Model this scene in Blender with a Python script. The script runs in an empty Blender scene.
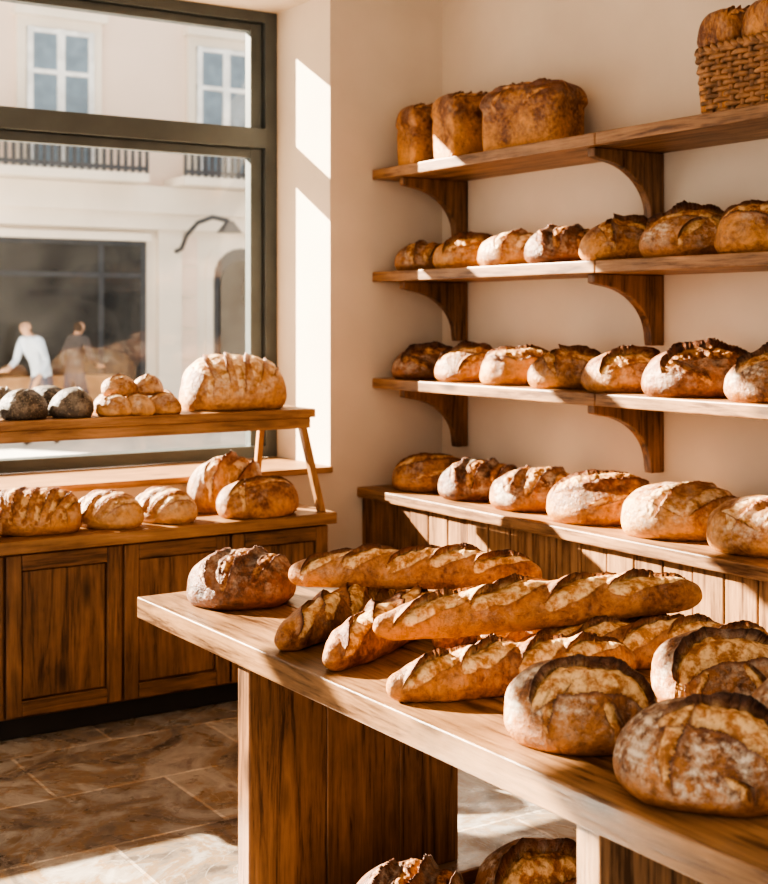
import bpy, math, random, bmesh
from mathutils import Vector, noise, Matrix
random.seed(4)
S = bpy.context.scene
COL = S.collection

# ------------------------------------------------------------------ materials
def newmat(name):
    m = bpy.data.materials.new(name); m.use_nodes = True
    nt = m.node_tree
    return m, nt, nt.nodes['Principled BSDF']

def N(nt, t, **kw):
    n = nt.nodes.new(t)
    for k, v in kw.items():
        if k in n.inputs: n.inputs[k].default_value = v
        else: setattr(n, k, v)
    return n

def ramp(nt, pts):
    n = nt.nodes.new('ShaderNodeValToRGB')
    e = n.color_ramp.elements
    while len(e) < len(pts): e.new(0.5)
    for i, (p, c) in enumerate(pts):
        e[i].position = p
        e[i].color = (c[0], c[1], c[2], 1) if isinstance(c, tuple) else (c, c, c, 1)
    return n

def mixc(nt, fac, a, b, blend='MIX'):
    n = nt.nodes.new('ShaderNodeMix'); n.data_type = 'RGBA'; n.blend_type = blend
    for s, v in ((0, fac), (6, a), (7, b)):
        if isinstance(v, (int, float)): n.inputs[s].default_value = v
        elif isinstance(v, tuple): n.inputs[s].default_value = (v[0], v[1], v[2], 1)
        else: nt.links.new(v, n.inputs[s])
    return n.outputs[2]

def math_(nt, op, a, b=None, clamp=False):
    n = nt.nodes.new('ShaderNodeMath'); n.operation = op; n.use_clamp = clamp
    for i, v in enumerate((a, b)):
        if v is None: continue
        if isinstance(v, (int, float)): n.inputs[i].default_value = v
        else: nt.links.new(v, n.inputs[i])
    return n.outputs[0]

def wood(name, dark, light, axis, rough=0.45, sc=1.0, contrast=1.0):
    m, nt, b = newmat(name)
    tc = N(nt, 'ShaderNodeTexCoord')
    mp = N(nt, 'ShaderNodeMapping')
    s = [20*sc, 20*sc, 20*sc]; s['xyz'.index(axis)] = 1.3*sc
    mp.inputs['Scale'].default_value = s
    nt.links.new(tc.outputs['Object'], mp.inputs['Vector'])
    n1 = N(nt, 'ShaderNodeTexNoise', Scale=1.0, Detail=8.0, Roughness=0.65, Distortion=1.6)
    nt.links.new(mp.outputs[0], n1.inputs['Vector'])
    n2 = N(nt, 'ShaderNodeTexNoise', Scale=5.0, Detail=5.0, Roughness=0.7)
    nt.links.new(mp.outputs[0], n2.inputs['Vector'])
    n3 = N(nt, 'ShaderNodeTexNoise', Scale=2.2, Detail=5.0, Roughness=0.6)
    nt.links.new(tc.outputs['Object'], n3.inputs['Vector'])
    f = math_(nt, 'ADD', math_(nt, 'MULTIPLY', n1.outputs[0], 0.62), math_(nt, 'MULTIPLY', n2.outputs[0], 0.38))
    lo, hi = 0.5-0.11/contrast, 0.5+0.12/contrast
    mid = tuple((dark[i]*0.45+light[i]*0.55) for i in range(3))
    r = ramp(nt, [(lo, dark), (0.485, mid), (hi, light)])
    nt.links.new(f, r.inputs[0])
    r3 = ramp(nt, [(0.32, 0.6), (0.68, 1.15)])
    nt.links.new(n3.outputs[0], r3.inputs[0])
    c = mixc(nt, 1.0, r.outputs[0], r3.outputs[0], 'MULTIPLY')
    mk = N(nt, 'ShaderNodeMapping'); k = [7.0, 7.0, 7.0]; k['xyz'.index(axis)] = 2.2
    mk.inputs['Scale'].default_value = k
    nt.links.new(tc.outputs['Object'], mk.inputs['Vector'])
    vo = N(nt, 'ShaderNodeTexVoronoi', Scale=1.0); nt.links.new(mk.outputs[0], vo.inputs['Vector'])
    rk = ramp(nt, [(0.06, 0.85), (0.20, 0.0)]); nt.links.new(vo.outputs['Distance'], rk.inputs[0])
    c = mixc(nt, rk.outputs[0], c, tuple(d*.4 for d in dark))
    nt.links.new(c, b.inputs['Base Color'])
    b.inputs['Roughness'].default_value = rough
    bp = N(nt, 'ShaderNodeBump', Strength=0.35, Distance=0.004)
    nt.links.new(f, bp.inputs['Height']); nt.links.new(bp.outputs[0], b.inputs['Normal'])
    return m

def plain(name, col, rough=0.6, metal=0.0, var=0.12, nscale=6.0, bump=0.0):
    m, nt, b = newmat(name)
    tc = N(nt, 'ShaderNodeTexCoord')
    n1 = N(nt, 'ShaderNodeTexNoise', Scale=nscale, Detail=5.0)
    nt.links.new(tc.outputs['Object'], n1.inputs['Vector'])
    a = tuple(max(0, c*(1-var)) for c in col); d = tuple(min(1, c*(1+var)) for c in col)
    r = ramp(nt, [(0.35, a), (0.65, d)]); nt.links.new(n1.outputs[0], r.inputs[0])
    nt.links.new(r.outputs[0], b.inputs['Base Color'])
    b.inputs['Roughness'].default_value = rough; b.inputs['Metallic'].default_value = metal
    if bump:
        n2 = N(nt, 'ShaderNodeTexNoise', Scale=nscale*8, Detail=6.0)
        nt.links.new(tc.outputs['Object'], n2.inputs['Vector'])
        bp = N(nt, 'ShaderNodeBump', Strength=bump, Distance=0.01)
        nt.links.new(n2.outputs[0], bp.inputs['Height']); nt.links.new(bp.outputs[0], b.inputs['Normal'])
    return m

def crust(name, dark, light, flour=0.4, cutc=((0.42, 0.16, 0.045), (0.84, 0.54, 0.25)), earc=(0.045, 0.015, 0.007), seeds=0.0, topd=0.12):
    m, nt, b = newmat(name)
    tc = N(nt, 'ShaderNodeTexCoord'); at = N(nt, 'ShaderNodeAttribute', attribute_name='m')
    oi = N(nt, 'ShaderNodeObjectInfo')
    sep = N(nt, 'ShaderNodeSeparateColor'); nt.links.new(at.outputs['Color'], sep.inputs[0])
    cut, ear, fl = sep.outputs[0], sep.outputs[1], sep.outputs[2]
    top = at.outputs['Alpha']
    off = N(nt, 'ShaderNodeVectorMath', operation='ADD')
    sc = N(nt, 'ShaderNodeVectorMath', operation='SCALE')
    nt.links.new(oi.outputs['Random'], sc.inputs[3]); sc.inputs[0].default_value = (13, 7, 9)
    nt.links.new(tc.outputs['Object'], off.inputs[0]); nt.links.new(sc.outputs[0], off.inputs[1])
    v = off.outputs[0]
    n1 = N(nt, 'ShaderNodeTexNoise', Scale=9.0, Detail=8.0, Roughness=0.66); nt.links.new(v, n1.inputs['Vector'])
    n2 = N(nt, 'ShaderNodeTexNoise', Scale=60.0, Detail=4.0, Roughness=0.65); nt.links.new(v, n2.inputs['Vector'])
    f = math_(nt, 'ADD', math_(nt, 'MULTIPLY', n1.outputs[0], 0.64), math_(nt, 'MULTIPLY', n2.outputs[0], 0.36))
    f = math_(nt, 'ADD', f, math_(nt, 'MULTIPLY', math_(nt, 'SUBTRACT', oi.outputs['Random'], 0.5), 0.08))
    f = math_(nt, 'SUBTRACT', f, math_(nt, 'MULTIPLY', math_(nt, 'SUBTRACT', top, 0.5), topd))
    mid = tuple(dark[i]*0.5+light[i]*0.5 for i in range(3))
    r = ramp(nt, [(0.39, dark), (0.48, mid), (0.585, light)]); nt.links.new(f, r.inputs[0])
    base = r.outputs[0]
    n6 = N(nt, 'ShaderNodeTexNoise', Scale=15.0, Detail=5.0, Roughness=0.6, Distortion=1.2); nt.links.new(v, n6.inputs['Vector'])
    r6 = ramp(nt, [(0.489, 0.0), (0.50, 0.45), (0.511, 0.0)]); nt.links.new(n6.outputs[0], r6.inputs[0])
    base = mixc(nt, r6.outputs[0], base, tuple(c*.55 for c in dark))
    n3 = N(nt, 'ShaderNodeTexNoise', Scale=22.0, Detail=10.0, Roughness=0.80); nt.links.new(v, n3.inputs['Vector'])
    r3 = ramp(nt, [(0.46, 0.0), (0.60, 1.0)]); nt.links.new(n3.outputs[0], r3.inputs[0])
    ff = math_(nt, 'MULTIPLY', math_(nt, 'MULTIPLY', r3.outputs[0], fl), flour, True)
    base = mixc(nt, ff, base, (0.80, 0.67, 0.52))
    n4 = N(nt, 'ShaderNodeTexNoise', Scale=30.0, Detail=7.0, Roughness=0.72); nt.links.new(v, n4.inputs['Vector'])
    r4 = ramp(nt, [(0.38, tuple(c*.7 for c in cutc[0])), (0.45, cutc[0]), (0.57, cutc[1])]); nt.links.new(n4.outputs[0], r4.inputs[0])
    base = mixc(nt, cut, base, r4.outputs[0])
    e1 = ramp(nt, [(0.0, 0.0), (0.5, 0.75), (1.0, 0.75)]); nt.links.new(ear, e1.inputs[0])
    base = mixc(nt, e1.outputs[0], base, tuple(c*3.6 for c in earc))
    e2 = ramp(nt, [(0.5, 0.0), (1.0, 1.0)]); nt.links.new(ear, e2.inputs[0])
    base = mixc(nt, e2.outputs[0], base, earc)
    if seeds:
        vo = N(nt, 'ShaderNodeTexVoronoi', Scale=95.0); nt.links.new(v, vo.inputs['Vector'])
        rs = ramp(nt, [(0.22, 1.0), (0.34, 0.0)]); nt.links.new(vo.outputs['Distance'], rs.inputs[0])
        base = mixc(nt, math_(nt, 'MULTIPLY', rs.outputs[0], seeds, True), base, (0.34, 0.28, 0.2))
    nt.links.new(base, b.inputs['Base Color'])
    b.inputs['Roughness'].default_value = 0.45
    vo2 = N(nt, 'ShaderNodeTexVoronoi', Scale=55.0); nt.links.new(v, vo2.inputs['Vector'])
    h = math_(nt, 'ADD', math_(nt, 'MULTIPLY', n4.outputs[0], 0.9), math_(nt, 'MULTIPLY', vo2.outputs['Distance'], 0.3))
    h = math_(nt, 'ADD', h, math_(nt, 'MULTIPLY', n2.outputs[0], 0.5))
    h = math_(nt, 'SUBTRACT', h, math_(nt, 'MULTIPLY', r6.outputs[0], 0.3))
    bp = N(nt, 'ShaderNodeBump', Strength=0.8, Distance=0.009)
    nt.links.new(h, bp.inputs['Height']); nt.links.new(bp.outputs[0], b.inputs['Normal'])
    return m

W_TAB = {a: wood('table_wood_'+a, (0.085, 0.038, 0.016), (0.41, 0.23, 0.115), a, 0.35, 1.0, 1.1) for a in 'xyz'}
W_SH = {a: wood('shelf_wood_'+a, (0.12, 0.052, 0.021), (0.45, 0.245, 0.118), a, 0.48, 0.9, 1.1) for a in 'xyz'}
W_CB = {a: wood('cabinet_wood_'+a, (0.06, 0.025, 0.011), (0.33, 0.165, 0.075), a, 0.45, 0.8, 1.1) for a in 'xyz'}
W_PALE = {a: wood('pale_wood_'+a, (0.20, 0.09, 0.035), (0.50, 0.27, 0.12), a, 0.5, 0.9) for a in 'xyz'}
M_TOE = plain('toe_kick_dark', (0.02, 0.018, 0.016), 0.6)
M_WALL = plain('plaster', (0.69, 0.575, 0.455), 0.9, 0, 0.06, 1.6, 0.15)
M_CEIL = plain('ceiling_paint', (0.78, 0.72, 0.64), 0.9)
M_FRAME = plain('window_metal', (0.085, 0.096, 0.092), 0.45, 0.1, 0.1)

def glass_mat():
    m = bpy.data.materials.new('pane_glass'); m.use_nodes = True; nt = m.node_tree
    nt.nodes.clear()
    o = nt.nodes.new('ShaderNodeOutputMaterial'); mx = nt.nodes.new('ShaderNodeMixShader')
    t = nt.nodes.new('ShaderNodeBsdfTransparent'); g = nt.nodes.new('ShaderNodeBsdfGlossy')
    t.inputs[0].default_value = (0.97, 0.98, 0.98, 1); g.inputs['Roughness'].default_value = 0.02
    mx.inputs[0].default_value = 0.03
    nt.links.new(t.outputs[0], mx.inputs[1]); nt.links.new(g.outputs[0], mx.inputs[2]); nt.links.new(mx.outputs[0], o.inputs[0])
    return m
M_GLASS = glass_mat()

def floor_mat():
    m, nt, b = newmat('stone_tiles')
    tc = N(nt, 'ShaderNodeTexCoord'); mp = N(nt, 'ShaderNodeMapping')
    nt.links.new(tc.outputs['Object'], mp.inputs['Vector'])
    br = N(nt, 'ShaderNodeTexBrick', Scale=1.0); br.offset = 0.5
    br.inputs['Brick Width'].default_value = 0.80; br.inputs['Row Height'].default_value = 0.50
    br.inputs['Mortar Size'].default_value = 0.007; br.inputs['Mortar Smooth'].default_value = 0.3
    br.inputs['Color1'].default_value = (0.70, 0.70, 0.72, 1); br.inputs['Color2'].default_value = (1.15, 1.12, 1.08, 1)
    br.inputs['Mortar'].default_value = (1.5, 1.45, 1.4, 1)
    nt.links.new(mp.outputs[0], br.inputs['Vector'])
    n1 = N(nt, 'ShaderNodeTexNoise', Scale=2.4, Detail=12.0, Roughness=0.66, Distortion=2.4)
    nt.links.new(mp.outputs[0], n1.inputs['Vector'])
    r = ramp(nt, [(0.34, (0.13, 0.105, 0.085)), (0.43, (0.26, 0.22, 0.18)), (0.485, (0.32, 0.22, 0.13)), (0.52, (0.34, 0.30, 0.255)), (0.60, (0.47, 0.435, 0.385)), (0.70, (0.25, 0.21, 0.18))])
    nt.links.new(n1.outputs[0], r.inputs[0])
    n5 = N(nt, 'ShaderNodeTexNoise', Scale=3.0, Detail=8.0, Roughness=0.55, Distortion=3.0)
    nt.links.new(mp.outputs[0], n5.inputs['Vector'])
    rv = ramp(nt, [(0.487, 0.0), (0.5, 0.6), (0.513, 0.0)]); nt.links.new(n5.outputs[0], rv.inputs[0])
    cc = mixc(nt, rv.outputs[0], r.outputs[0], (0.56, 0.52, 0.46))
    c = mixc(nt, 1.0, cc, br.outputs['Color'], 'MULTIPLY')
    nt.links.new(c, b.inputs['Base Color'])
    n2 = N(nt, 'ShaderNodeTexNoise', Scale=8, Detail=5); nt.links.new(mp.outputs[0], n2.inputs['Vector'])
    rr = ramp(nt, [(0.35, 0.22), (0.65, 0.45)]); nt.links.new(n2.outputs[0], rr.inputs[0])
    nt.links.new(rr.outputs[0], b.inputs['Roughness'])
    h = math_(nt, 'SUBTRACT', math_(nt, 'MULTIPLY', n1.outputs[0], 0.3), br.outputs['Fac'])
    bp = N(nt, 'ShaderNodeBump', Strength=0.25, Distance=0.006)
    nt.links.new(h, bp.inputs['Height']); nt.links.new(bp.outputs[0], b.inputs['Normal'])
    return m
M_FLOOR = floor_mat()

C_GOLD = crust('crust_golden', (0.15, 0.042, 0.010), (0.62, 0.28, 0.078), flour=0.40)
C_BAG = crust('crust_baguette', (0.15, 0.042, 0.010), (0.57, 0.245, 0.066), flour=0.25, cutc=((0.54, 0.24, 0.07), (0.92, 0.65, 0.34)), earc=(0.055, 0.017, 0.007), topd=0.06)
C_RUST = crust('crust_rustic', (0.10, 0.030, 0.009), (0.48, 0.20, 0.058), flour=1.15, cutc=((0.44, 0.18, 0.052), (0.86, 0.56, 0.27)))
C_DARK = crust('crust_dark', (0.055, 0.017, 0.007), (0.30, 0.11, 0.035), flour=0.55, cutc=((0.20, 0.065, 0.02), (0.62, 0.32, 0.125)))
C_PALE = crust('crust_pale', (0.26, 0.085, 0.019), (0.70, 0.37, 0.135), flour=0.75, cutc=((0.60, 0.31, 0.11), (0.92, 0.69, 0.43)), earc=(0.08, 0.024, 0.009))
C_TIN = crust('crust_tin', (0.14, 0.04, 0.010), (0.64, 0.28, 0.075), flour=0.15, cutc=((0.24, 0.075, 0.018), (0.66, 0.34, 0.13)), earc=(.04, .013, .006), topd=0.18)
C_SEED = crust('crust_seeded', (0.035, 0.026, 0.02), (0.11, 0.085, 0.065), flour=0.3, cutc=((0.10, 0.07, 0.05), (0.25, 0.19, 0.13)), earc=(.03, .022, .017), seeds=0.7)

# ------------------------------------------------------------------ mesh builder
class MB:
    def __init__(s): s.v = []; s.f = []; s.mi = []; s.m = []
    def mid(s, m):
        if m not in s.m: s.m.append(m)
        return s.m.index(m)
    def hexa(s, pts, mat):
        k = len(s.v); s.v += [tuple(p) for p in pts]
        for f in ((0, 3, 2, 1), (4, 5, 6, 7), (0, 1, 5, 4), (1, 2, 6, 5), (2, 3, 7, 6), (3, 0, 4, 7)):
            s.f.append([k+i for i in f]); s.mi.append(s.mid(mat))
    def box(s, x0, x1, y0, y1, z0, z1, mat):
        s.hexa([(x0, y0, z0), (x1, y0, z0), (x1, y1, z0), (x0, y1, z0), (x0, y0, z1), (x1, y0, z1), (x1, y1, z1), (x0, y1, z1)], mat)
    def beam(s, p0, p1, w, d, mat):
        (x0, y0, z0), (x1, y1, z1) = p0, p1
        s.hexa([(x0-w/2, y0-d/2, z0), (x0+w/2, y0-d/2, z0), (x0+w/2, y0+d/2, z0), (x0-w/2, y0+d/2, z0),
                (x1-w/2, y1-d/2, z1), (x1+w/2, y1-d/2, z1), (x1+w/2, y1+d/2, z1), (x1-w/2, y1+d/2, z1)], mat)
    def prism_y(s, prof, y0, y1, mat):
        k = len(s.v); n = len(prof)
        s.v += [(p[0], y0, p[1]) for p in prof] + [(p[0], y1, p[1]) for p in prof]
        s.f.append([k+i for i in range(n)]); s.mi.append(s.mid(mat))
        s.f.append([k+n+i for i in reversed(range(n))]); s.mi.append(s.mid(mat))
        for i in range(n):
            j = (i+1) % n
            s.f.append([k+j, k+i, k+n+i, k+n+j]); s.mi.append(s.mid(mat))
    def cyl(s, c, r, z0, z1, mat, n=20, r2=None):
        k = len(s.v); r2 = r if r2 is None else r2
        for zz, rr in ((z0, r), (z1, r2)):
            s.v += [(c[0]+rr*math.cos(2*math.pi*i/n), c[1]+rr*math.sin(2*math.pi*i/n), zz) for i in range(n)]
        for i in range(n):
            j = (i+1) % n; s.f.append([k+i, k+j, k+n+j, k+n+i]); s.mi.append(s.mid(mat))
        s.f.append([k+i for i in reversed(range(n))]); s.mi.append(s.mid(mat))
        s.f.append([k+n+i for i in range(n)]); s.mi.append(s.mid(mat))
    def make(s, name, bevel=0.0, seg=2):
        me = bpy.data.meshes.new(name); me.from_pydata(s.v, [], s.f)
        for m in s.m: me.materials.append(m)
        me.polygons.foreach_set('material_index', s.mi); me.update()
        bm = bmesh.new(); bm.from_mesh(me); bmesh.ops.recalc_face_normals(bm, faces=bm.faces); bm.to_mesh(me); bm.free()
        o = bpy.data.objects.new(name, me); COL.objects.link(o)
        if bevel:
            md = o.modifiers.new('bevel', 'BEVEL'); md.width = bevel; md.segments = seg; md.limit_method = 'ANGLE'
        return o

# ------------------------------------------------------------------ room shell
XW, YW = 4.02, 5.60
WD = 6.30
SZ = 0.935
def shell(name, boxes, mat, bevel=0.0):
    b = MB()
    for bx in boxes: b.box(*bx, mat)
    return b.make(name, bevel)
shell('floor', [(-3.0, 4.12, -2.5, WD, -0.1, 0.0)], M_FLOOR)
shell('ceiling', [(-3.0, 4.12, -2.5, WD, 3.5, 3.6)], M_CEIL)
shell('wall_right', [(XW, XW+0.12, -2.5, YW, 0, 3.5)], M_WALL)
shell('wall_back', [(3.353, XW+0.12, YW, WD, 0, 3.5), (-1.3, 3.353, YW, WD, 0, SZ-.03), (-1.3, 3.353, YW, WD, 3.22, 3.5), (-3.0, -1.3, YW, WD, 0, 3.5)], M_WALL)
shell('trim_1', [(-1.3, 3.353, YW-0.03, 6.14, SZ-.029, SZ)], W_PALE['x'], 0.004)

b = MB()
z0, z1 = SZ+.001, 3.22
F0, F1 = 6.13, 6.24
b.box(3.285, 3.352, F0, F1, z0, z1, M_FRAME); b.box(3.215, 3.28, F0+.03, F1-.02, z0+.06, z1-.06, M_FRAME)
b.box(-1.3, -1.22, F0, F1, z0, z1, M_FRAME)
b.box(-1.22, 3.285, F0, F1, z1-.055, z1, M_FRAME); b.box(-1.22, 3.215, F0+.03, F1-.02, z1-.10, z1-.06, M_FRAME)
b.box(-1.22, 3.285, F0, F1, z0, z0+.06, M_FRAME)
b.box(-1.22, 3.285, F0-.01, F1, 2.52, 2.62, M_FRAME); b.box(-1.22, 3.215, F0+.03, F1-.02, 2.47, 2.515, M_FRAME)
b.box(0.86, 0.93, F0, F1, z0+.06, 2.52, M_FRAME)
b.box(-1.22, 3.25, 6.187, 6.191, z0+.05, z1-.05, M_GLASS)
b.make('window_1', 0.004)

# ------------------------------------------------------------------ wall shelves with curved brackets
def bracket(b, y, zt, h, mat):
    xf, xb = 3.635, XW-0.002
    prof = [(xb, zt), (xf, zt), (xf, zt-0.035)]
    for i in range(1, 15):
        a = i/14*math.pi/2
        prof.append((xf+0.02+(xb-0.075-xf-0.02)*math.sin(a), zt-0.045-(h-0.075)*(1-math.cos(a))))
    prof += [(xb-0.07, zt-h), (xb, zt-h)]
    b.prism_y(prof, y-0.022, y+0.022, mat)
for zt in (2.380, 1.877, 1.354):
    b = MB()
    b.box(3.594, XW-0.001, 3.985, YW-0.001, zt-0.05, zt, W_SH['y'])
    b.box(3.594, XW-0.001, 1.6, 3.980, zt-0.05, zt, W_SH['y'])
    for y in (5.40, 4.05, 2.70): bracket(b, y, zt-0.051, 0.29, W_CB['z'])
    b.make('wall_shelf', 0.005)

# ------------------------------------------------------------------ right counter
b = MB()
b.box(3.505, XW-0.001, 1.6, YW-0.001, 0.775, 0.823, W_SH['y'])
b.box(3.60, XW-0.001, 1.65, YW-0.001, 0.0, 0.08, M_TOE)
b.box(3.565, XW-0.001, 1.62, YW-0.001, 0.08, 0.775, W_PALE['z'])
y = 1.63; i = 0
while y < YW-0.05:
    w = 0.148
    dx = 0.002*((i*7) % 3)
    b.box(3.538-dx, 3.566, y+0.003, min(y+w-0.003, YW-0.004), 0.085, 0.772, (W_SH if y < 4.9 else W_CB)['z'])  # sunlit tan planks, browner far end: the light is put into the wood colour
    y += w; i += 1
b.make('bakery_counter', 0.004)

# ------------------------------------------------------------------ window side cabinet
CZ = 0.79
CX0 = 1.14
b = MB()
b.box(CX0-.02, 3.10, 5.115, YW-0.032, CZ-0.05, CZ, W_PALE['x'])
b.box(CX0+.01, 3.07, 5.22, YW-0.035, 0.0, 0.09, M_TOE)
b.box(CX0, 3.08, 5.175, YW-0.035, 0.09, CZ-0.05, W_CB['z'])
for i in range(4):
    x0, x1 = CX0+.4848*i+0.006, CX0+.4848*(i+1)-0.006
    if i == 3: x1 = 3.074
    za, zb = 0.10, CZ-0.06
    yf = 5.15; s = 0.062
    b.box(x0, x0+s, yf, 5.174, za, zb, W_CB['z']); b.box(x1-s, x1, yf, 5.174, za, zb, W_CB['z'])
    b.box(x0+s, x1-s, yf, 5.174, za, za+s, W_CB['x']); b.box(x0+s, x1-s, yf, 5.174, zb-s, zb, W_CB['x'])
    b.box(x0+s+0.004, x1-s-0.004, yf+0.012, 5.176, za+s+0.004, zb-s-0.004, W_CB['z'])
b.make('display_cabinet', 0.004)

b = MB()
b.box(1.16, 3.01, 5.15, 5.55, 1.212, 1.25, W_PALE['x'])
b.box(1.18, 2.99, 5.16, 5.185, 1.165, 1.211, W_PALE['x'])
for x in (1.22, 2.93):
    b.beam((x+0.12, 5.17, CZ+0.001), (x+.03, 5.20, 1.211), 0.032, 0.032, W_PALE['z'])
    b.beam((x-0.02, 5.54, CZ+0.001), (x, 5.50, 1.211), 0.028, 0.028, W_PALE['z'])
b.make('display_riser', 0.003)

# ------------------------------------------------------------------ table
TZ = 0.76
b = MB()
for (xa, xb_) in ((1.70, 2.0395), (2.04, 2.3795), (2.38, 2.72)):
    b.box(xa, xb_, 1.22, 4.04, TZ-0.068, TZ, W_TAB['y'])
for y in (3.35, 1.93):
    for xa, xb_ in ((1.725, 1.975), (1.9755, 2.225), (2.2255, 2.44)):
        b.box(xa, xb_, y-0.035, y+0.035, 0.0, TZ-0.069, W_CB['z'] if y > 3 else W_TAB['z'])
b.box(2.06, 2.14, 1.966, 3.314, 0.50, 0.60, W_TAB['y'])
b.make('wooden_table', 0.005, 3)

b = MB()
cx0, cx1, cy0, cy1 = 1.74, 2.46, 2.30, 3.02
b.box(cx0, cx1, cy0, cy1, 0.02, 0.035, W_CB['x'])
for z in (0.02, 0.068):
    b.box(cx0, cx1, cy0-0.014, cy0, z, z+0.04, W_CB['x']); b.box(cx0, cx1, cy1, cy1+0.014, z, z+0.04, W_CB['x'])
    b.box(cx0-0.014, cx0, cy0-0.014, cy1+0.014, z, z+0.04, W_CB['y']); b.box(cx1, cx1+0.014, cy0-0.014, cy1+0.014, z, z+0.04, W_CB['y'])
for x in (cx0+0.03, cx1-0.03):
    for y in (cy0+0.03, cy1-0.03): b.box(x-0.025, x+0.025, y-0.025, y+0.025, 0.0, 0.06, W_CB['z'])
b.make('wooden_crate', 0.003)

# ------------------------------------------------------------------ bread meshes
def sstep(a, b_, x):
    t = max(0.0, min(1.0, (x-a)/(b_-a))); return t*t*(3-2*t)
NZ = noise.noise

def loaf(name, L, W, H, mat, scores, seed=0, p=2.2, q=2.0, flat=0.24, nx=160, nr=190, wob=0.035, tin=False, depth=0.5, fl=1.0, taper=0.0, long=False, rings=0.0, sh_=.03):
    a, bb = L/2, W/2; zc = flat*H; up = H-zc
    vs = []; cols = []
    so = Vector((seed*17.3, seed*5.1, seed*3.7)); sz = min(W, H)
    for i in range(nx+1):
        s = -1+2*i/nx
        t = math.sin(s*math.pi/2) * 0.9996
        r = (1-abs(t)**p)**(1/p); rz = r**0.85
        tw = 1-taper*t*t
        for j in range(nr):
            u = j/nr
            ph = math.pi*(u/0.80)-.14 if u < 0.80 else math.pi-.14+math.pi*(u-0.80)/0.20
            c, sn = math.cos(ph), math.sin(ph)
            y = bb*r*tw*math.copysign(abs(c)**(2/q), c)
            x = a*t
            if sn >= 0:
                z = up*rz*tw*abs(sn)**(2/q)
                if tin: z = up*0.82*rz*abs(sn)**(2/q) + up*0.18*r*max(0, 1-(y/bb)**2)*abs(sn)
            else:
                z = -zc*1.9*r*abs(sn)
                y *= (1-0.16*abs(sn)**2) if not tin else 1
            n = Vector((x/a/a, y/bb/bb, z/(up*up))).normalized()
            uy0 = y + math.copysign(1, y)*max(0, up*.9-z)*(.9 if abs(y) > bb*.6 else 0) if tin else 0
            if tin and z > up*0.3:
                g_ = sstep(up*0.45, up*0.6, z)
                y *= 1+0.12*g_; x *= 1+0.06*g_
            P = Vector((x, y, z))
            w = NZ(P*(1.1/sz)+so)*wob*sz*2 + NZ(P*(3.6/sz)+so)*wob*sz*0.5
            disp = w; tx = ty = 0.0
            cut = ear = 0.0
            tm = sstep(-0.12, 0.16, n.z) if not tin else sstep(up*0.42, up*0.58, z)
            if tin: ux, uy = x, uy0
            elif long:
                ux = x; uy = bb*1.3*math.asin(max(-1, min(1, y/(bb*r*tw+1e-6))))*2/math.pi*min(1, r+.1)+.010
            else:
                rho = math.sqrt((x/a)**2+(y/bb)**2)+1e-6
                k_ = math.asin(min(1, rho))*2/math.pi*1.3/rho
                ux, uy = x*k_, y*k_+sh_
            if tm > 0:
                wig = NZ(Vector((ux*14, uy*14, seed)))*0.009+NZ(Vector((ux*45, uy*45, seed)))*0.003
                for (cx, cy, ang, hl, sw, eh, curve, both) in scores:
                    dx, dy = ux-cx, uy-cy
                    ca, sa = math.cos(ang), math.sin(ang)
                    l = dx*ca+dy*sa; d = -dx*sa+dy*ca + wig
                    if abs(l) >= hl: continue
                    ql = l/hl; d += curve*ql*ql
                    env = (1-ql*ql)**0.5; ww = sw*env+1e-5; qq = d/ww
                    rag = 0.78+0.50*NZ(Vector((l*20, seed*3+cx*9, 0)))+0.20*NZ(Vector((l*60, seed, 1)))
                    k = min(0.9, 0.022/ww)
                    if abs(qq) < 1:
                        crumb = NZ(P*75+so)*0.25+NZ(P*30+so)*0.42
                        if both: disp += env*eh*depth*(1.3*(1-qq*qq)-0.8+crumb)*tm
                        else: disp += env*eh*depth*(-(0.5-0.5*qq)*1.0+0.7*(1-qq*qq)+crumb)*tm
                        cut = max(cut, min(1, env*2.2)*sstep(0, 0.04, 1-abs(qq))*tm)
                    if -1-k < qq <= -0.995:
                        g = max(0, (qq+1+k)/k)
                        disp += env*eh*rag*g**1.6*tm
                        sh = env*eh*rag*0.5*g**3*tm
                        tx += -sa*sh; ty += ca*sh
                        ear = max(ear, sstep(0.62, 1.0, g)*tm*min(1, env*2.2)*(0.25+0.75*rag))
                    if 0.995 <= qq < 1+k:
                        g = max(0, (1+k-qq)/k)
                        e2 = eh*(0.55 if both else 0.2)*rag
                        disp += env*e2*g**1.7*tm
                        if both:
                            sh = env*e2*0.4*g**3*tm; tx -= -sa*sh; ty -= ca*sh
                        ear = max(ear, sstep(0.65, 1.0, g)*tm*min(1, env*2)*(0.2+.55*rag if both else 0.3))
            P += n*disp; P.x += tx; P.y += ty
            P.z = max(P.z, -zc) + zc
            flr = fl*sstep(-0.35, 0.3, n.z)*(0.4+0.6*sstep(-0.2, 0.25, NZ(P*9+so)))
            if rings: flr *= 1-rings*(0.5+0.5*math.sin(math.hypot(ux*.9, uy-sh_)*2*math.pi/.022))
            vs.append(tuple(P)); cols.append((cut, min(1, ear), flr, max(0, min(1, P.z/H))))
    fs = []
    for i in range(nx):
        for j in range(nr):
            k2 = (j+1) % nr
            fs.append((i*nr+j, (i+1)*nr+j, (i+1)*nr+k2, i*nr+k2))
    fs.append(tuple(range(nr))); fs.append(tuple(nx*nr+j for j in reversed(range(nr))))
    me = bpy.data.meshes.new(name); me.from_pydata(vs, [], fs)
    me.polygons.foreach_set('use_smooth', [True]*len(fs))
    at = me.color_attributes.new('m', 'FLOAT_COLOR', 'POINT')
    at.data.foreach_set('color', [q_ for c_ in cols for q_ in c_])
    me.materials.append(mat); me.update()
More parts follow.
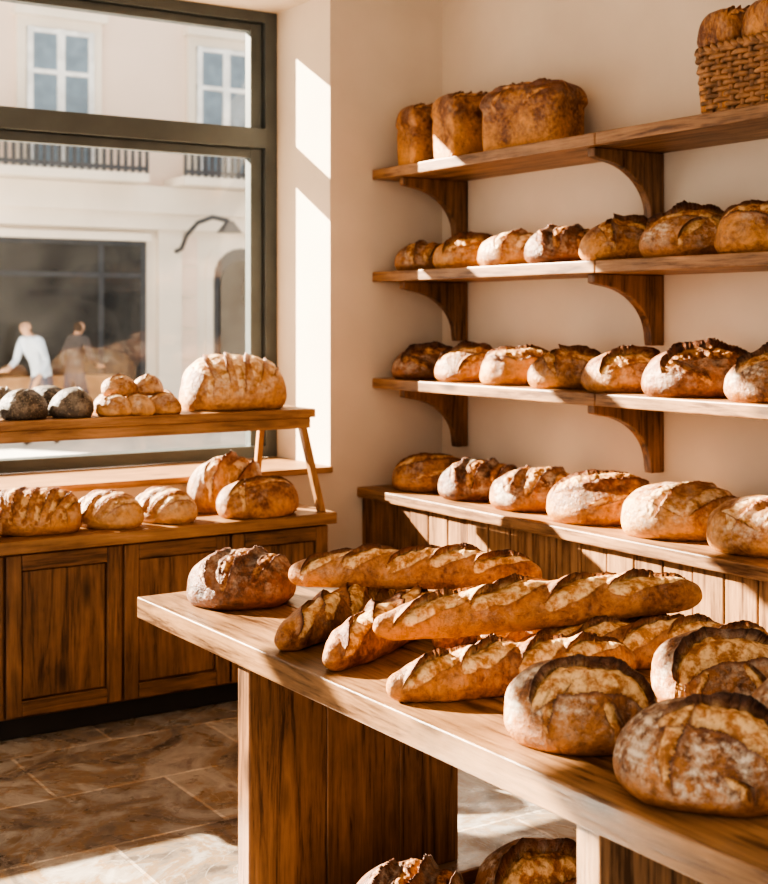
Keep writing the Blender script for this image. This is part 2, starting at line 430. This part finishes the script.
    bm = bmesh.new(); bm.from_mesh(me); bmesh.ops.recalc_face_normals(bm, faces=bm.faces); bm.to_mesh(me); bm.free()
    return me

PI = math.pi
def variants():
    V = {}
    V['bat_a'] = loaf('bat_a', .35, .27, .155, C_GOLD, [(0, -.035, PI+.15, .165, .038, .032, -.03, False), (.03, .06, PI+.15, .11, .016, .018, 0, False)], 1)
    V['bat_b'] = loaf('bat_b', .35, .27, .155, C_RUST, [(-.075, -.03, 1.0, .12, .028, .028, .015, False), (.03, -.03, 1.0, .13, .030, .031, .01, False), (.12, -.02, 1.0, .08, .016, .02, .01, False)], 2, rings=.5)
    V['bat_c'] = loaf('bat_c', .35, .26, .15, C_DARK, [(-.10, -.01, 1.0, .12, .021, .027, .02, False), (-.02, -.02, .95, .13, .024, .030, .01, False), (.07, -.01, .9, .11, .020, .025, .02, False)], 3)
    V['bat_d'] = loaf('bat_d', .35, .27, .16, C_GOLD, [(0, -.03, -.12, .17, .046, .032, -.03, True)], 4)
    V['bat_e'] = loaf('bat_e', .34, .27, .155, C_PALE, [(-.06, -.02, .75, .13, .028, .028, .02, False), (.06, -.02, .75, .13, .028, .028, .01, False)], 5)
    V['bat_f'] = loaf('bat_f', .35, .27, .16, C_RUST, [(-.01, -.01, PI-.2, .16, .034, .032, -.03, False), (-.04, -.10, PI+.6, .07, .016, .018, 0, False), (.08, -.09, PI-.7, .07, .016, .018, 0, False)], 6, rings=.5)
    V['bat_g'] = loaf('bat_g', .36, .27, .16, C_DARK, [(0, -.02, PI+.1, .17, .036, .034, -.04, False), (-.06, -.10, PI-.5, .08, .016, .02, 0, False)], 61, rings=.3)
    V['bat_h'] = loaf('bat_h', .35, .27, .16, C_GOLD, [(-.08, -.02, 1.2, .11, .028, .029, .02, False), (.03, -.03, PI-.2, .12, .030, .030, -.02, False)], 62)
    V['boule_a'] = loaf('boule_a', .34, .32, .17, C_RUST, [(-.02, -.015, PI+.25, .165, .046, .030, -.05, True), (.08, -.12, PI-.9, .08, .016, .018, 0, False), (-.10, -.13, .9, .07, .012, .012, 0, False)], 7, nx=230, nr=270, rings=.5, sh_=.055)
    V['boule_b'] = loaf('boule_b', .35, .33, .17, C_RUST, [(.06, -.01, PI-.35, .14, .050, .031, -.04, True), (-.08, -.07, 1.15, .12, .018, .020, .02, False), (.08, -.15, 2.6, .07, .012, .013, 0, False)], 8, nx=230, nr=270, rings=.55, sh_=.06)
    V['boule_c'] = loaf('boule_c', .34, .32, .17, C_RUST, [(.02, -.01, PI+.1, .15, .046, .031, -.05, True), (-.08, -.09, .95, .09, .016, .018, .01, False), (.09, -.12, 2.2, .07, .014, .016, 0, False)], 9, nx=230, nr=270, rings=.5, sh_=.055)
    V['boule_d'] = loaf('boule_d', .34, .32, .16, C_DARK, [(-.10, -.02, 1.0, .11, .018, .024, .02, False), (-.02, -.02, 1.0, .15, .022, .028, .02, False), (.07, -.02, 1.0, .12, .018, .022, .02, False)], 10, nx=210, nr=230, rings=.4)
    V['big_a'] = loaf('big_a', .42, .34, .185, C_PALE, [(-.04, -.02, .55, .17, .030, .030, .02, False), (.08, -.06, .55, .14, .026, .026, .01, False), (-.10, -.09, -.8, .08, .014, .015, 0, False)], 11)
    V['big_b'] = loaf('big_b', .42, .35, .185, C_GOLD, [(0, -.01, .12, .20, .052, .032, -.04, True), (-.02, -.14, .2, .1, .014, .014, .0, False)], 12)
    V['big_c'] = loaf('big_c', .42, .34, .18, C_RUST, [(-.11, -.02, .9, .13, .028, .030, .01, False), (0.01, -.02, .9, .16, .032, .032, .01, False), (.12, -.02, .9, .12, .026, .028, .01, False)], 13, rings=.4)
    def bsc(n, L, w=.02, e=.021, ang=.38):
        st = L*0.84/n
        return [(-L*0.42+st*(i+.5), -0.012+0.004*((i % 2)*2-1), PI+ang+.05*((i*7) % 3-1), st*0.72, w, e, -.006, False) for i in range(n)]
    V['bag_a'] = loaf('bag_a', .78, .135, .108, C_BAG, bsc(5, .78, .025), 21, p=3.0, nx=360, nr=130, taper=.25, wob=.045, flat=.3, long=True)
    V['bag_b'] = loaf('bag_b', .78, .14, .112, C_BAG, bsc(4, .78, .028, .023, .32), 22, p=2.8, nx=360, nr=130, taper=.28, wob=.045, flat=.3, long=True)
    V['bag_c'] = loaf('bag_c', .78, .13, .10, C_BAG, bsc(6, .78, .021, .018, .45), 23, p=2.8, nx=360, nr=130, taper=.28, wob=.045, flat=.3, long=True)
    V['tin_a'] = loaf('tin_a', .42, .24, .29, C_TIN, [(0.03, -.05, 0.06, .19, .034, .038, .01, True), (-.08, -.13, .9, .09, .018, .024, .01, False), (.10, -.15, .5, .08, .016, .022, .01, False)], 31, p=9, q=7, tin=True, flat=.3, wob=.025)
    V['tin_b'] = loaf('tin_b', .33, .23, .29, C_TIN, [(-.02, -.06, 0.15, .14, .030, .038, .01, True), (.05, -.14, -.5, .08, .014, .02, 0, False)], 32, p=8, q=7, tin=True, flat=.3, wob=.025)
    V['seed'] = loaf('seed', .19, .18, .115, C_SEED, [(0, -.01, .3, .08, .014, .012, .01, False)], 41, nx=70, nr=70, sh_=0)
    V['roll'] = loaf('roll', .15, .115, .085, C_PALE, [(0, -.01, PI+.3, .05, .009, .008, .0, False)], 42, nx=80, nr=80, sh_=0, p=2.0)
    V['stripe'] = loaf('stripe', .46, .33, .235, C_PALE, [(-.17+.085*i, -.02, 1.2, .17-.02*abs(i-2), .032, .015, .03, False) for i in range(5)], 51, p=2.8, q=2.2)
    V['stripe2'] = loaf('stripe2', .36, .25, .18, C_GOLD, [(-.15+.06*i, -.02, 1.2, .13, .018, .015, .02, False) for i in range(6)], 52, p=2.6)
    V['stripe3'] = loaf('stripe3', .30, .22, .145, C_PALE, [(-.10+.065*i, -.01, .95, .11, .019, .014, .01, False) for i in range(4)], 53)
    V['plain'] = loaf('plain', .38, .22, .165, C_GOLD, [(0, .0, PI+.1, .17, .020, .016, -.01, False), (-.10, -.04, 1.0, .08, .014, .012, 0, False)], 54)
    return V
V = variants()

def put(var, name, x, y, z, rot=0.0, sc=1.0, tilt=(0, 0), s3=None):
    o = bpy.data.objects.new(name, V[var]); COL.objects.link(o)
    o.location = (x, y, z+0.001); o.rotation_euler = (tilt[0], tilt[1], rot)
    o.scale = s3 if s3 else (sc, sc, sc)
    return o

HP = math.pi/2
for v, y, r, s in (('bat_b', 5.41, -.5, .90), ('bat_a', 5.06, -.6, .98), ('bat_e', 4.715, -.45, 1.0), ('bat_c', 4.37, -.55, 1.05), ('bat_h', 4.02, -.45, 1.04), ('bat_f', 3.65, -.6, 1.12), ('bat_d', 3.27, -.6, 1.14), ('bat_b', 2.88, -.5, 1.1), ('bat_a', 2.5, -.6, 1.05)):
    put(v, 'sourdough_loaf', 3.79, y, 1.877, r, s)
for v, y, r, s in (('bat_g', 5.40, -.5, .96), ('bat_f', 5.04, -.55, 1.0), ('bat_d', 4.69, -.5, 1.02), ('bat_h', 4.345, -.6, 1.02), ('bat_a', 4.0, -.5, 1.06), ('bat_g', 3.62, -.55, 1.16), ('bat_f', 3.22, -.5, 1.14), ('bat_a', 2.82, -.6, 1.1), ('bat_d', 2.43, -.6, 1.1)):
    put(v, 'sourdough_loaf', 3.79, y, 1.354, r, s)
for v, y, r, s in (('big_b', 5.34, -.5, .88), ('bat_c', 4.94, -.5, 1.14), ('big_c', 4.54, -.55, .96), ('big_b', 4.13, -.5, 1.04), ('big_a', 3.69, -.5, 1.1), ('big_a', 3.25, -.8, 1.08), ('big_c', 2.8, -.5, 1.05), ('big_b', 2.36, -.5, 1.0)):
    put(v, 'country_loaf', 3.765, y, 0.823, r, s)
put('tin_b', 'tin_loaf', 3.79, 5.33, 2.38, -.22, 1.0)
put('tin_b', 'tin_loaf', 3.79, 5.02, 2.38, -.18, 1.04)
put('tin_a', 'tin_loaf', 3.80, 4.61, 2.38, -HP+.26, 1.0)

for x, y, r in ((1.73, 5.25, .3), (1.93, 5.25, 1.2), (1.53, 5.26, 2.), (1.70, 5.45, .8), (1.89, 5.45, 2.2), (1.34, 5.28, 1)):
    put('seed', 'seeded_roll', x, y, 1.25, r, 1.0)
for x, y, z, r in ((2.10, 5.22, 0, -.3), (2.20, 5.21, 0, -1.0), (2.315, 5.22, 0, -.4), (2.12, 5.36, 0, 1.3), (2.25, 5.37, 0, .4), (2.38, 5.35, 0, 1.5), (2.15, 5.29, .075, -.2), (2.28, 5.30, .075, .5)):
    put('roll', 'bread_roll', x, y, 1.25+z, r, 1.0)
put('stripe', 'country_loaf', 2.70, 5.35, 1.25, -.05, 1.0)
put('stripe2', 'country_loaf', 1.80, 5.30, CZ, -.35, 1.0)
put('stripe3', 'floured_batard', 2.10, 5.29, CZ, -.9, .98)
put('stripe3', 'floured_batard', 2.35, 5.29, CZ, -1.0, .95)
put('plain', 'batard_loaf', 2.76, 5.225, CZ, -.05, 1.0)
put('bat_e', 'country_loaf', 2.72, 5.45, CZ, -.1, 1.0, s3=(1.04, .78, 1.55))
put('stripe3', 'floured_batard', 1.50, 5.28, CZ, -.8, 1.0)

put('boule_d', 'sourdough_boule', 1.945, 3.79, TZ, -.4, 1.0)
put('boule_c', 'sourdough_boule', 1.92, 2.17, TZ, -.7, .97)
put('boule_a', 'sourdough_boule', 2.37, 2.19, TZ, -.65, .95)
put('boule_b', 'sourdough_boule', 1.90, 1.79, TZ, -.75, 1.0)
put('boule_c', 'sourdough_boule', 2.29, 1.83, TZ, -.5, .97)
put('boule_a', 'sourdough_boule', 2.53, 1.50, TZ, -.5, .95)
put('boule_d', 'sourdough_boule', 1.92, 2.82, .036, -.4, 1.0, s3=(.98, 1, 1.45))
put('boule_a', 'sourdough_boule', 2.27, 2.73, .036, -.5, 1.0, s3=(1, 1, 1.42))
put('boule_b', 'sourdough_boule', 2.10, 2.47, .036, 1.2, .8)

def bag(var, p0, p1, z, dz=0.0):
    dx, dy = p1[0]-p0[0], p1[1]-p0[1]
    Lh = math.hypot(dx, dy); s = Lh/.78
    return put(var, 'baguette', (p0[0]+p1[0])/2, (p0[1]+p1[1])/2, z, math.atan2(dy, dx), 1, tilt=(0, -math.atan2(dz, Lh)), s3=(s, 1.0, 1.0))
bag('bag_a', (1.725, 3.15), (2.36, 3.50), TZ)
bag('bag_b', (1.725, 2.90), (2.33, 3.27), TZ)
bag('bag_c', (2.08, 2.93), (2.68, 3.22), TZ)
bag('bag_b', (1.715, 2.61), (2.36, 2.47), TZ)
bag('bag_a', (2.16, 2.71), (2.77, 2.36), TZ)
bag('bag_c', (2.18, 2.88), (2.74, 2.54), TZ)
bag('bag_b', (1.80, 2.80), (2.73, 2.60), TZ+.098, .012)
bag('bag_a', (1.95, 3.50), (2.56, 3.06), TZ+.10)

# ------------------------------------------------------------------ wicker basket
M_WICK = plain('wicker', (0.28, 0.14, 0.06), 0.6, 0, 0.5, 30)
def basket():
    cu = bpy.data.curves.new('wicker_basket', 'CURVE'); cu.dimensions = '3D'; cu.bevel_depth = 0.0105; cu.bevel_resolution = 2
    cx, cy, hx, hy = 3.80, 3.26, .155, .27
    def ringpt(a, k, off):
        f = .90+.10*k; e = 4.5
        c, s = math.cos(a), math.sin(a)
        rr = (abs(c)**e+abs(s)**e)**(-1/e)
        return (cx+(hx*f+off)*rr*c, cy+(hy*f+off)*rr*s)
    n = 200; st = 34
    for row in range(12):
        k = row/11; z = 2.392+.215*k
        sp = cu.splines.new('POLY'); sp.points.add(n-1); sp.use_cyclic_u = True
        for i in range(n):
            a = 2*math.pi*i/n
            off = .009*math.sin(a*st/2+(math.pi if row % 2 else 0))
            x, y = ringpt(a, k, off); sp.points[i].co = (x, y, z, 1)
    for i in range(st):
        a = 2*math.pi*(i+.5)/st
        sp = cu.splines.new('POLY'); sp.points.add(1)
        x, y = ringpt(a, 0, 0); sp.points[0].co = (x, y, 2.39, 1)
        x, y = ringpt(a, 1, 0); sp.points[1].co = (x, y, 2.615, 1)
    for q_ in range(2):
        sp = cu.splines.new('POLY'); sp.points.add(n-1); sp.use_cyclic_u = True
        for i in range(n):
            a = 2*math.pi*i/n
            x, y = ringpt(a, 1.02, .009*math.sin(a*30+q_*math.pi)); sp.points[i].co = (x, y, 2.62+.008*math.cos(a*30+q_*math.pi), 1)
    cu.materials.append(M_WICK)
    o = bpy.data.objects.new('wicker_basket', cu); COL.objects.link(o)
    b = MB(); b.box(cx-.12, cx+.12, cy-.21, cy+.21, 2.381, 2.40, M_WICK)
    base = b.make('basket_base', .005); base.parent = o
basket()
for x, y, r in ((3.79, 3.41, -.15), (3.79, 3.20, -.15)):
    put('tin_b', 'tin_loaf', x, y, 2.40, r, 1, s3=(.78, .80, 1.26))

# ------------------------------------------------------------------ street outside
M_ROAD = plain('asphalt', (0.40, 0.40, 0.41), 0.85, 0, 0.1, 3, 0.1)
M_PAVE = plain('pavement', (0.66, 0.62, 0.57), 0.85, 0, 0.08, 2, 0.1)
M_FAC = plain('facade_render', (0.86, 0.71, 0.61), 0.9, 0, 0.04, .8)
M_STONE = plain('facade_stone', (0.86, 0.79, 0.70), 0.9, 0, 0.08, .8)
M_WHITE = plain('window_paint', (0.86, 0.88, 0.90), 0.6)
M_PANE = plain('dark_pane', (0.22, 0.30, 0.38), 0.15)
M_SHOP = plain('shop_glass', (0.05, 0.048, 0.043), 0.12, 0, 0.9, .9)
M_RAIL = plain('railing_iron', (0.07, 0.078, 0.09), 0.5)
shell('street_ground', [(-30, 30, WD, 16.2, -0.25, -0.14)], M_ROAD)
shell('sidewalk_far', [(-30, 30, 16.2, 24, -0.25, -0.06)], M_PAVE)
shell('sidewalk_near', [(-30, 30, WD+.001, 8.0, -0.139, -0.06)], M_PAVE)
b = MB()
FX0, FX1, FY = 4.0, 18.0, 20.0
b.box(FX0, FX1, FY, FY+4, -0.06, 3.5, M_STONE)
b.box(FX0, FX1, FY+.05, FY+4, 3.5, 11.5, M_FAC)
b.box(FX0-.1, FX1, FY-.30, FY+.05, 3.30, 3.72, M_STONE)
b.box(FX0-.1, FX1, FY-.18, FY+.05, 3.05, 3.30, M_STONE)
sx0, sx1 = 4.6, 8.55
b.box(sx0, sx1, FY-.06, FY, 0.25, 2.88, M_RAIL)
for x0, x1 in ((4.7, 5.9), (6.0, 7.75), (7.85, 8.45)):
    b.box(x0, x1, FY-.075, FY-.05, 0.5, 2.28, M_SHOP)
    b.box(x0, x1, FY-.075, FY-.05, 2.36, 2.78, M_SHOP)
b.box(sx0-.05, sx1+.05, FY-.14, FY, 2.86, 2.98, M_STONE)
ax0, ax1 = 9.75, 10.75
prof = [(ax0, -.05), (ax1, -.05), (ax1, 2.3)] + [((ax0+ax1)/2+.5*math.cos(a*math.pi/10), 2.3+.5*math.sin(a*math.pi/10)) for a in range(1, 10)] + [(ax0, 2.3)]
b.prism_y(prof, FY-.04, FY, M_RAIL)
b.prism_y([(p[0]*0.82+10.25*.18, p[1]*.93) for p in prof], FY-.06, FY-.03, M_SHOP)
prof2 = [((p[0]-10.25)*1.28+10.25, p[1]*1.07) for p in prof]
b.prism_y(prof2, FY-.02, FY+.01, M_STONE)
for x in (8.95, 11.6): b.box(x-.2, x+.2, FY-.10, FY, -.05, 3.05, M_STONE)
for zz in (0.5, 1.0, 1.5, 2.0, 2.5): b.box(9.15, 9.45, FY-.03, FY, zz, zz+.46, M_FAC); b.box(11.0, 11.4, FY-.03, FY, zz, zz+.46, M_FAC)
b.box(12.2, 15.5, FY-.06, FY, .3, 2.88, M_SHOP)
def fwin(cx, w, z0, z1):
    yy = FY+.05
    b.box(cx-w/2-.14, cx+w/2+.14, yy-.10, yy, z0-.1, z1+.16, M_STONE)
    b.box(cx-w/2, cx+w/2, yy-.12, yy-.09, z0, z1, M_PANE)
    for x0, x1 in ((cx-w/2, cx-w/2+.09), (cx-.06, cx+.06), (cx+w/2-.09, cx+w/2)): b.box(x0, x1, yy-.15, yy-.11, z0, z1, M_WHITE)
    for zz in (z0, (z0*2+z1)/3, (z0+2*z1)/3, z1-.08): b.box(cx-w/2, cx+w/2, yy-.145, yy-.112, zz, zz+.07, M_WHITE)
    b.box(cx-w/2-.2, cx+w/2+.2, yy-.22, yy, z1+.16, z1+.28, M_STONE)
for cx in (4.75, 7.15, 9.95, 13.2): fwin(cx, 1.05, 3.95, 6.05)
for cx in (4.75, 7.15, 9.95, 13.2): fwin(cx, 1.05, 7.2, 9.2)
for x0, x1 in ((4.0, 8.3), (8.9, 11.3)):
    b.box(x0, x1, FY-.75, FY+.05, 3.73, 3.86, M_STONE)
    for z in (3.90, 4.46): b.box(x0, x1, FY-.74, FY-.70, z, z+.06, M_RAIL)
    x = x0
    while x < x1:
        b.box(x, x+.05, FY-.735, FY-.705, 3.86, 4.48, M_RAIL); x += .115
b.make('street_building')

cu = bpy.data.curves.new('street_lamp', 'CURVE'); cu.dimensions = '3D'; cu.bevel_depth = .035
sp = cu.splines.new('POLY'); pts = [(9.05, 20.02, 2.7), (9.05, 19.7, 2.75), (9.0, 19.4, 2.95), (9.0, 19.0, 3.12), (9.15, 18.8, 3.2), (9.4, 18.75, 3.15)]
sp.points.add(len(pts)-1)
for i, p in enumerate(pts): sp.points[i].co = (*p, 1)
cu.materials.append(M_RAIL)
lamp = bpy.data.objects.new('street_lamp', cu); COL.objects.link(lamp)
b = MB(); b.cyl((9.42, 18.75), .2, 2.97, 3.15, M_RAIL, 20, .06); lh = b.make('lamp_shade'); lh.parent = lamp

M_PLANT = plain('planter_wood', (0.44, 0.27, 0.15), 0.7)
b = MB()
b.box(4.6, 7.6, 18.9, 18.94, -.059, .75, M_PLANT); b.box(4.6, 7.6, 19.2, 19.24, -.059, .75, M_PLANT)
b.box(4.6, 4.64, 18.94, 19.2, -.059, .75, M_PLANT); b.box(7.56, 7.6, 18.94, 19.2, -.059, .75, M_PLANT)
b.box(4.55, 7.65, 18.86, 19.28, .75, .80, M_PLANT)
b.make('wooden_planter')

# ------------------------------------------------------------------ pedestrians
SKIN = plain('skin', (0.55, 0.33, 0.22), 0.55, 0, .04)
def person(name, loc, rot, shirt, trouser, hair, lean=0.15):
    J = {'pelvis': (0, 0, .94), 'spine': (0, .04*lean*4, 1.12), 'chest': (0, lean*.55, 1.32), 'neck': (0, lean*.8, 1.47), 'headb': (0, lean*.95+.01, 1.55), 'headt': (0, lean*1.0+.01, 1.66),
         'shl': (.17, lean*.7, 1.40), 'ell': (.25, lean*.7+.02, 1.14), 'wrl': (.20, lean*.7+.22, 1.02), 'hal': (.18, lean*.7+.29, 1.02),
         'shr': (-.17, lean*.7, 1.40), 'elr': (-.24, lean*.7-.06, 1.13), 'wrr': (-.23, lean*.7+.08, .92), 'har': (-.22, lean*.7+.12, .86),
         'hil': (.09, 0, .90), 'knl': (.10, .14, .50), 'anl': (.10, .08, .09), 'tol': (.11, .22, .04),
         'hir': (-.09, 0, .90), 'knr': (-.10, -.04, .49), 'anr': (-.10, -.24, .12), 'tor': (-.11, -.12, .04)}
    R = {'pelvis': .135, 'spine': .12, 'chest': .14, 'neck': .055, 'headb': .075, 'headt': .085, 'shl': .068, 'shr': .068, 'ell': .048, 'elr': .048, 'wrl': .032, 'wrr': .032, 'hal': .036, 'har': .036,
         'hil': .095, 'hir': .095, 'knl': .064, 'knr': .064, 'anl': .045, 'anr': .045, 'tol': .036, 'tor': .036}
    E = [('pelvis', 'spine'), ('spine', 'chest'), ('chest', 'neck'), ('neck', 'headb'), ('headb', 'headt'), ('chest', 'shl'), ('shl', 'ell'), ('ell', 'wrl'), ('wrl', 'hal'), ('chest', 'shr'), ('shr', 'elr'), ('elr', 'wrr'), ('wrr', 'har'),
         ('pelvis', 'hil'), ('hil', 'knl'), ('knl', 'anl'), ('anl', 'tol'), ('pelvis', 'hir'), ('hir', 'knr'), ('knr', 'anr'), ('anr', 'tor')]
    for side, sg in (('l', 1), ('r', -1)):
        h = Vector(J['ha'+side]); w = Vector(J['wr'+side]); d = (h-w).normalized()
        for k in range(5):
            o = Vector((sg*(-.03+.015*k), 0, 0)) if k else Vector((-sg*.035, 0, 0))-d*.03
            L = (.05, .075, .082, .076, .06)[k]
            J[f'f{side}{k}a'] = tuple(h+o+d*L*.5); J[f'f{side}{k}b'] = tuple(h+o+d*L+Vector((0, 0, -.02)))
            R[f'f{side}{k}a'] = .010; R[f'f{side}{k}b'] = .008
            E += [('ha'+side, f'f{side}{k}a'), (f'f{side}{k}a', f'f{side}{k}b')]
    keys = list(J); idx = {k: i for i, k in enumerate(keys)}
    me = bpy.data.meshes.new(name+'_sk'); me.from_pydata([J[k] for k in keys], [(idx[a], idx[c]) for a, c in E], [])
    o = bpy.data.objects.new(name+'_sk', me); COL.objects.link(o)
    sk = o.modifiers.new('skin', 'SKIN'); sk.use_smooth_shade = True
    for i, k in enumerate(keys):
        r = R[k]; v = me.skin_vertices[0].data[i]
        v.radius = (r, r*.82) if k in ('pelvis', 'spine', 'chest') else (r, r)
        v.use_root = (k == 'pelvis')
    o.modifiers.new('sub', 'SUBSURF').levels = 2
    dg = bpy.context.evaluated_depsgraph_get(); dg.update()
    m2 = bpy.data.meshes.new_from_object(o.evaluated_get(dg)); m2.name = name
    bpy.data.objects.remove(o)
    m2.materials.clear()
    for mt in (shirt, trouser, SKIN, hair): m2.materials.append(mt)
    hy = J['headb'][1]
    for p in m2.polygons:
        c = p.center; p.use_smooth = True
        if c.z > 1.47: p.material_index = 3 if (c.z > 1.66 or (c.y < hy-.01 and c.z > 1.52)) else 2
        elif c.z < .10: p.material_index = 3
        elif c.z < .93 and abs(c.x) < .19: p.material_index = 1
        elif (c-Vector(J['wrl'])).length < .06 or (c-Vector(J['hal'])).length < .14 or (c-Vector(J['har'])).length < .13: p.material_index = 2
        else: p.material_index = 0
    b_ = bpy.data.objects.new(name, m2); COL.objects.link(b_)
    b_.location = loc; b_.rotation_euler = (0, 0, rot)
    f = MB()
    hc = Vector((0, J['headb'][1]+.075, 1.60))
    for sx in (-.03, .03): f.cyl((hc.x+sx, hc.y+.008), .009, 1.60, 1.612, hair, 8)
    f.cyl((0, hc.y+.014), .013, 1.565, 1.60, SKIN, 8, .006)
    f.box(-.022, .022, hc.y, hc.y+.01, 1.538, 1.546, M_PLANT)
    for sx in (-.085, .085): f.cyl((sx, hc.y-.07), .014, 1.565, 1.615, SKIN, 8)
    fo = f.make('face', .002); fo.parent = b_
    return b_
SH1 = plain('shirt_pale_blue', (0.60, 0.68, 0.78), 0.8); SH2 = plain('coat_dark', (0.10, 0.09, 0.09), 0.8)
TR = plain('trousers', (0.08, 0.09, 0.13), 0.8); HA = plain('hair_brown', (0.06, 0.035, 0.02), 0.6)
person('pedestrian', (6.06, 17.6, -.059), 2.0, SH1, TR, HA, .3)
person('pedestrian', (6.80, 18.4, -.059), -1.2, SH2, TR, HA, .08)

# ------------------------------------------------------------------ light, world, camera
sun = bpy.data.lights.new('sun', 'SUN'); sun.energy = 26.0; sun.angle = math.radians(0.6); sun.color = (1.0, 0.87, 0.70)
so = bpy.data.objects.new('sun', sun); COL.objects.link(so)
az, el = math.radians(31), math.radians(26)
d = Vector((math.sin(az)*math.cos(el), -math.cos(az)*math.cos(el), -math.sin(el))); so.rotation_euler = d.to_track_quat('-Z', 'Y').to_euler(); so.location = (-6, 12, 8)

w = bpy.data.worlds.new('world'); S.world = w; w.use_nodes = True
bg = w.node_tree.nodes['Background']; bg.inputs[0].default_value = (1.0, 0.93, 0.85, 1); bg.inputs[1].default_value = 0.82

cam = bpy.data.cameras.new('camera'); co = bpy.data.objects.new('camera', cam); COL.objects.link(co)
cam.sensor_fit = 'HORIZONTAL'; cam.sensor_width = 36; cam.lens = 63.28
cam.shift_y = -124/768
co.location = (0, 0, 1.65); co.rotation_euler = (math.radians(90), 0, math.radians(-33.2))
cam.dof.use_dof = True; cam.dof.focus_distance = 3.7; cam.dof.aperture_fstop = 5.0
cam.clip_end = 200
S.camera = co
S.view_settings.view_transform = 'AgX'
for lk in ('AgX - High Contrast', 'AgX - Medium High Contrast'):
    try:
        S.view_settings.look = lk; break
    except Exception as e: print(e)
S.view_settings.exposure = 0.64
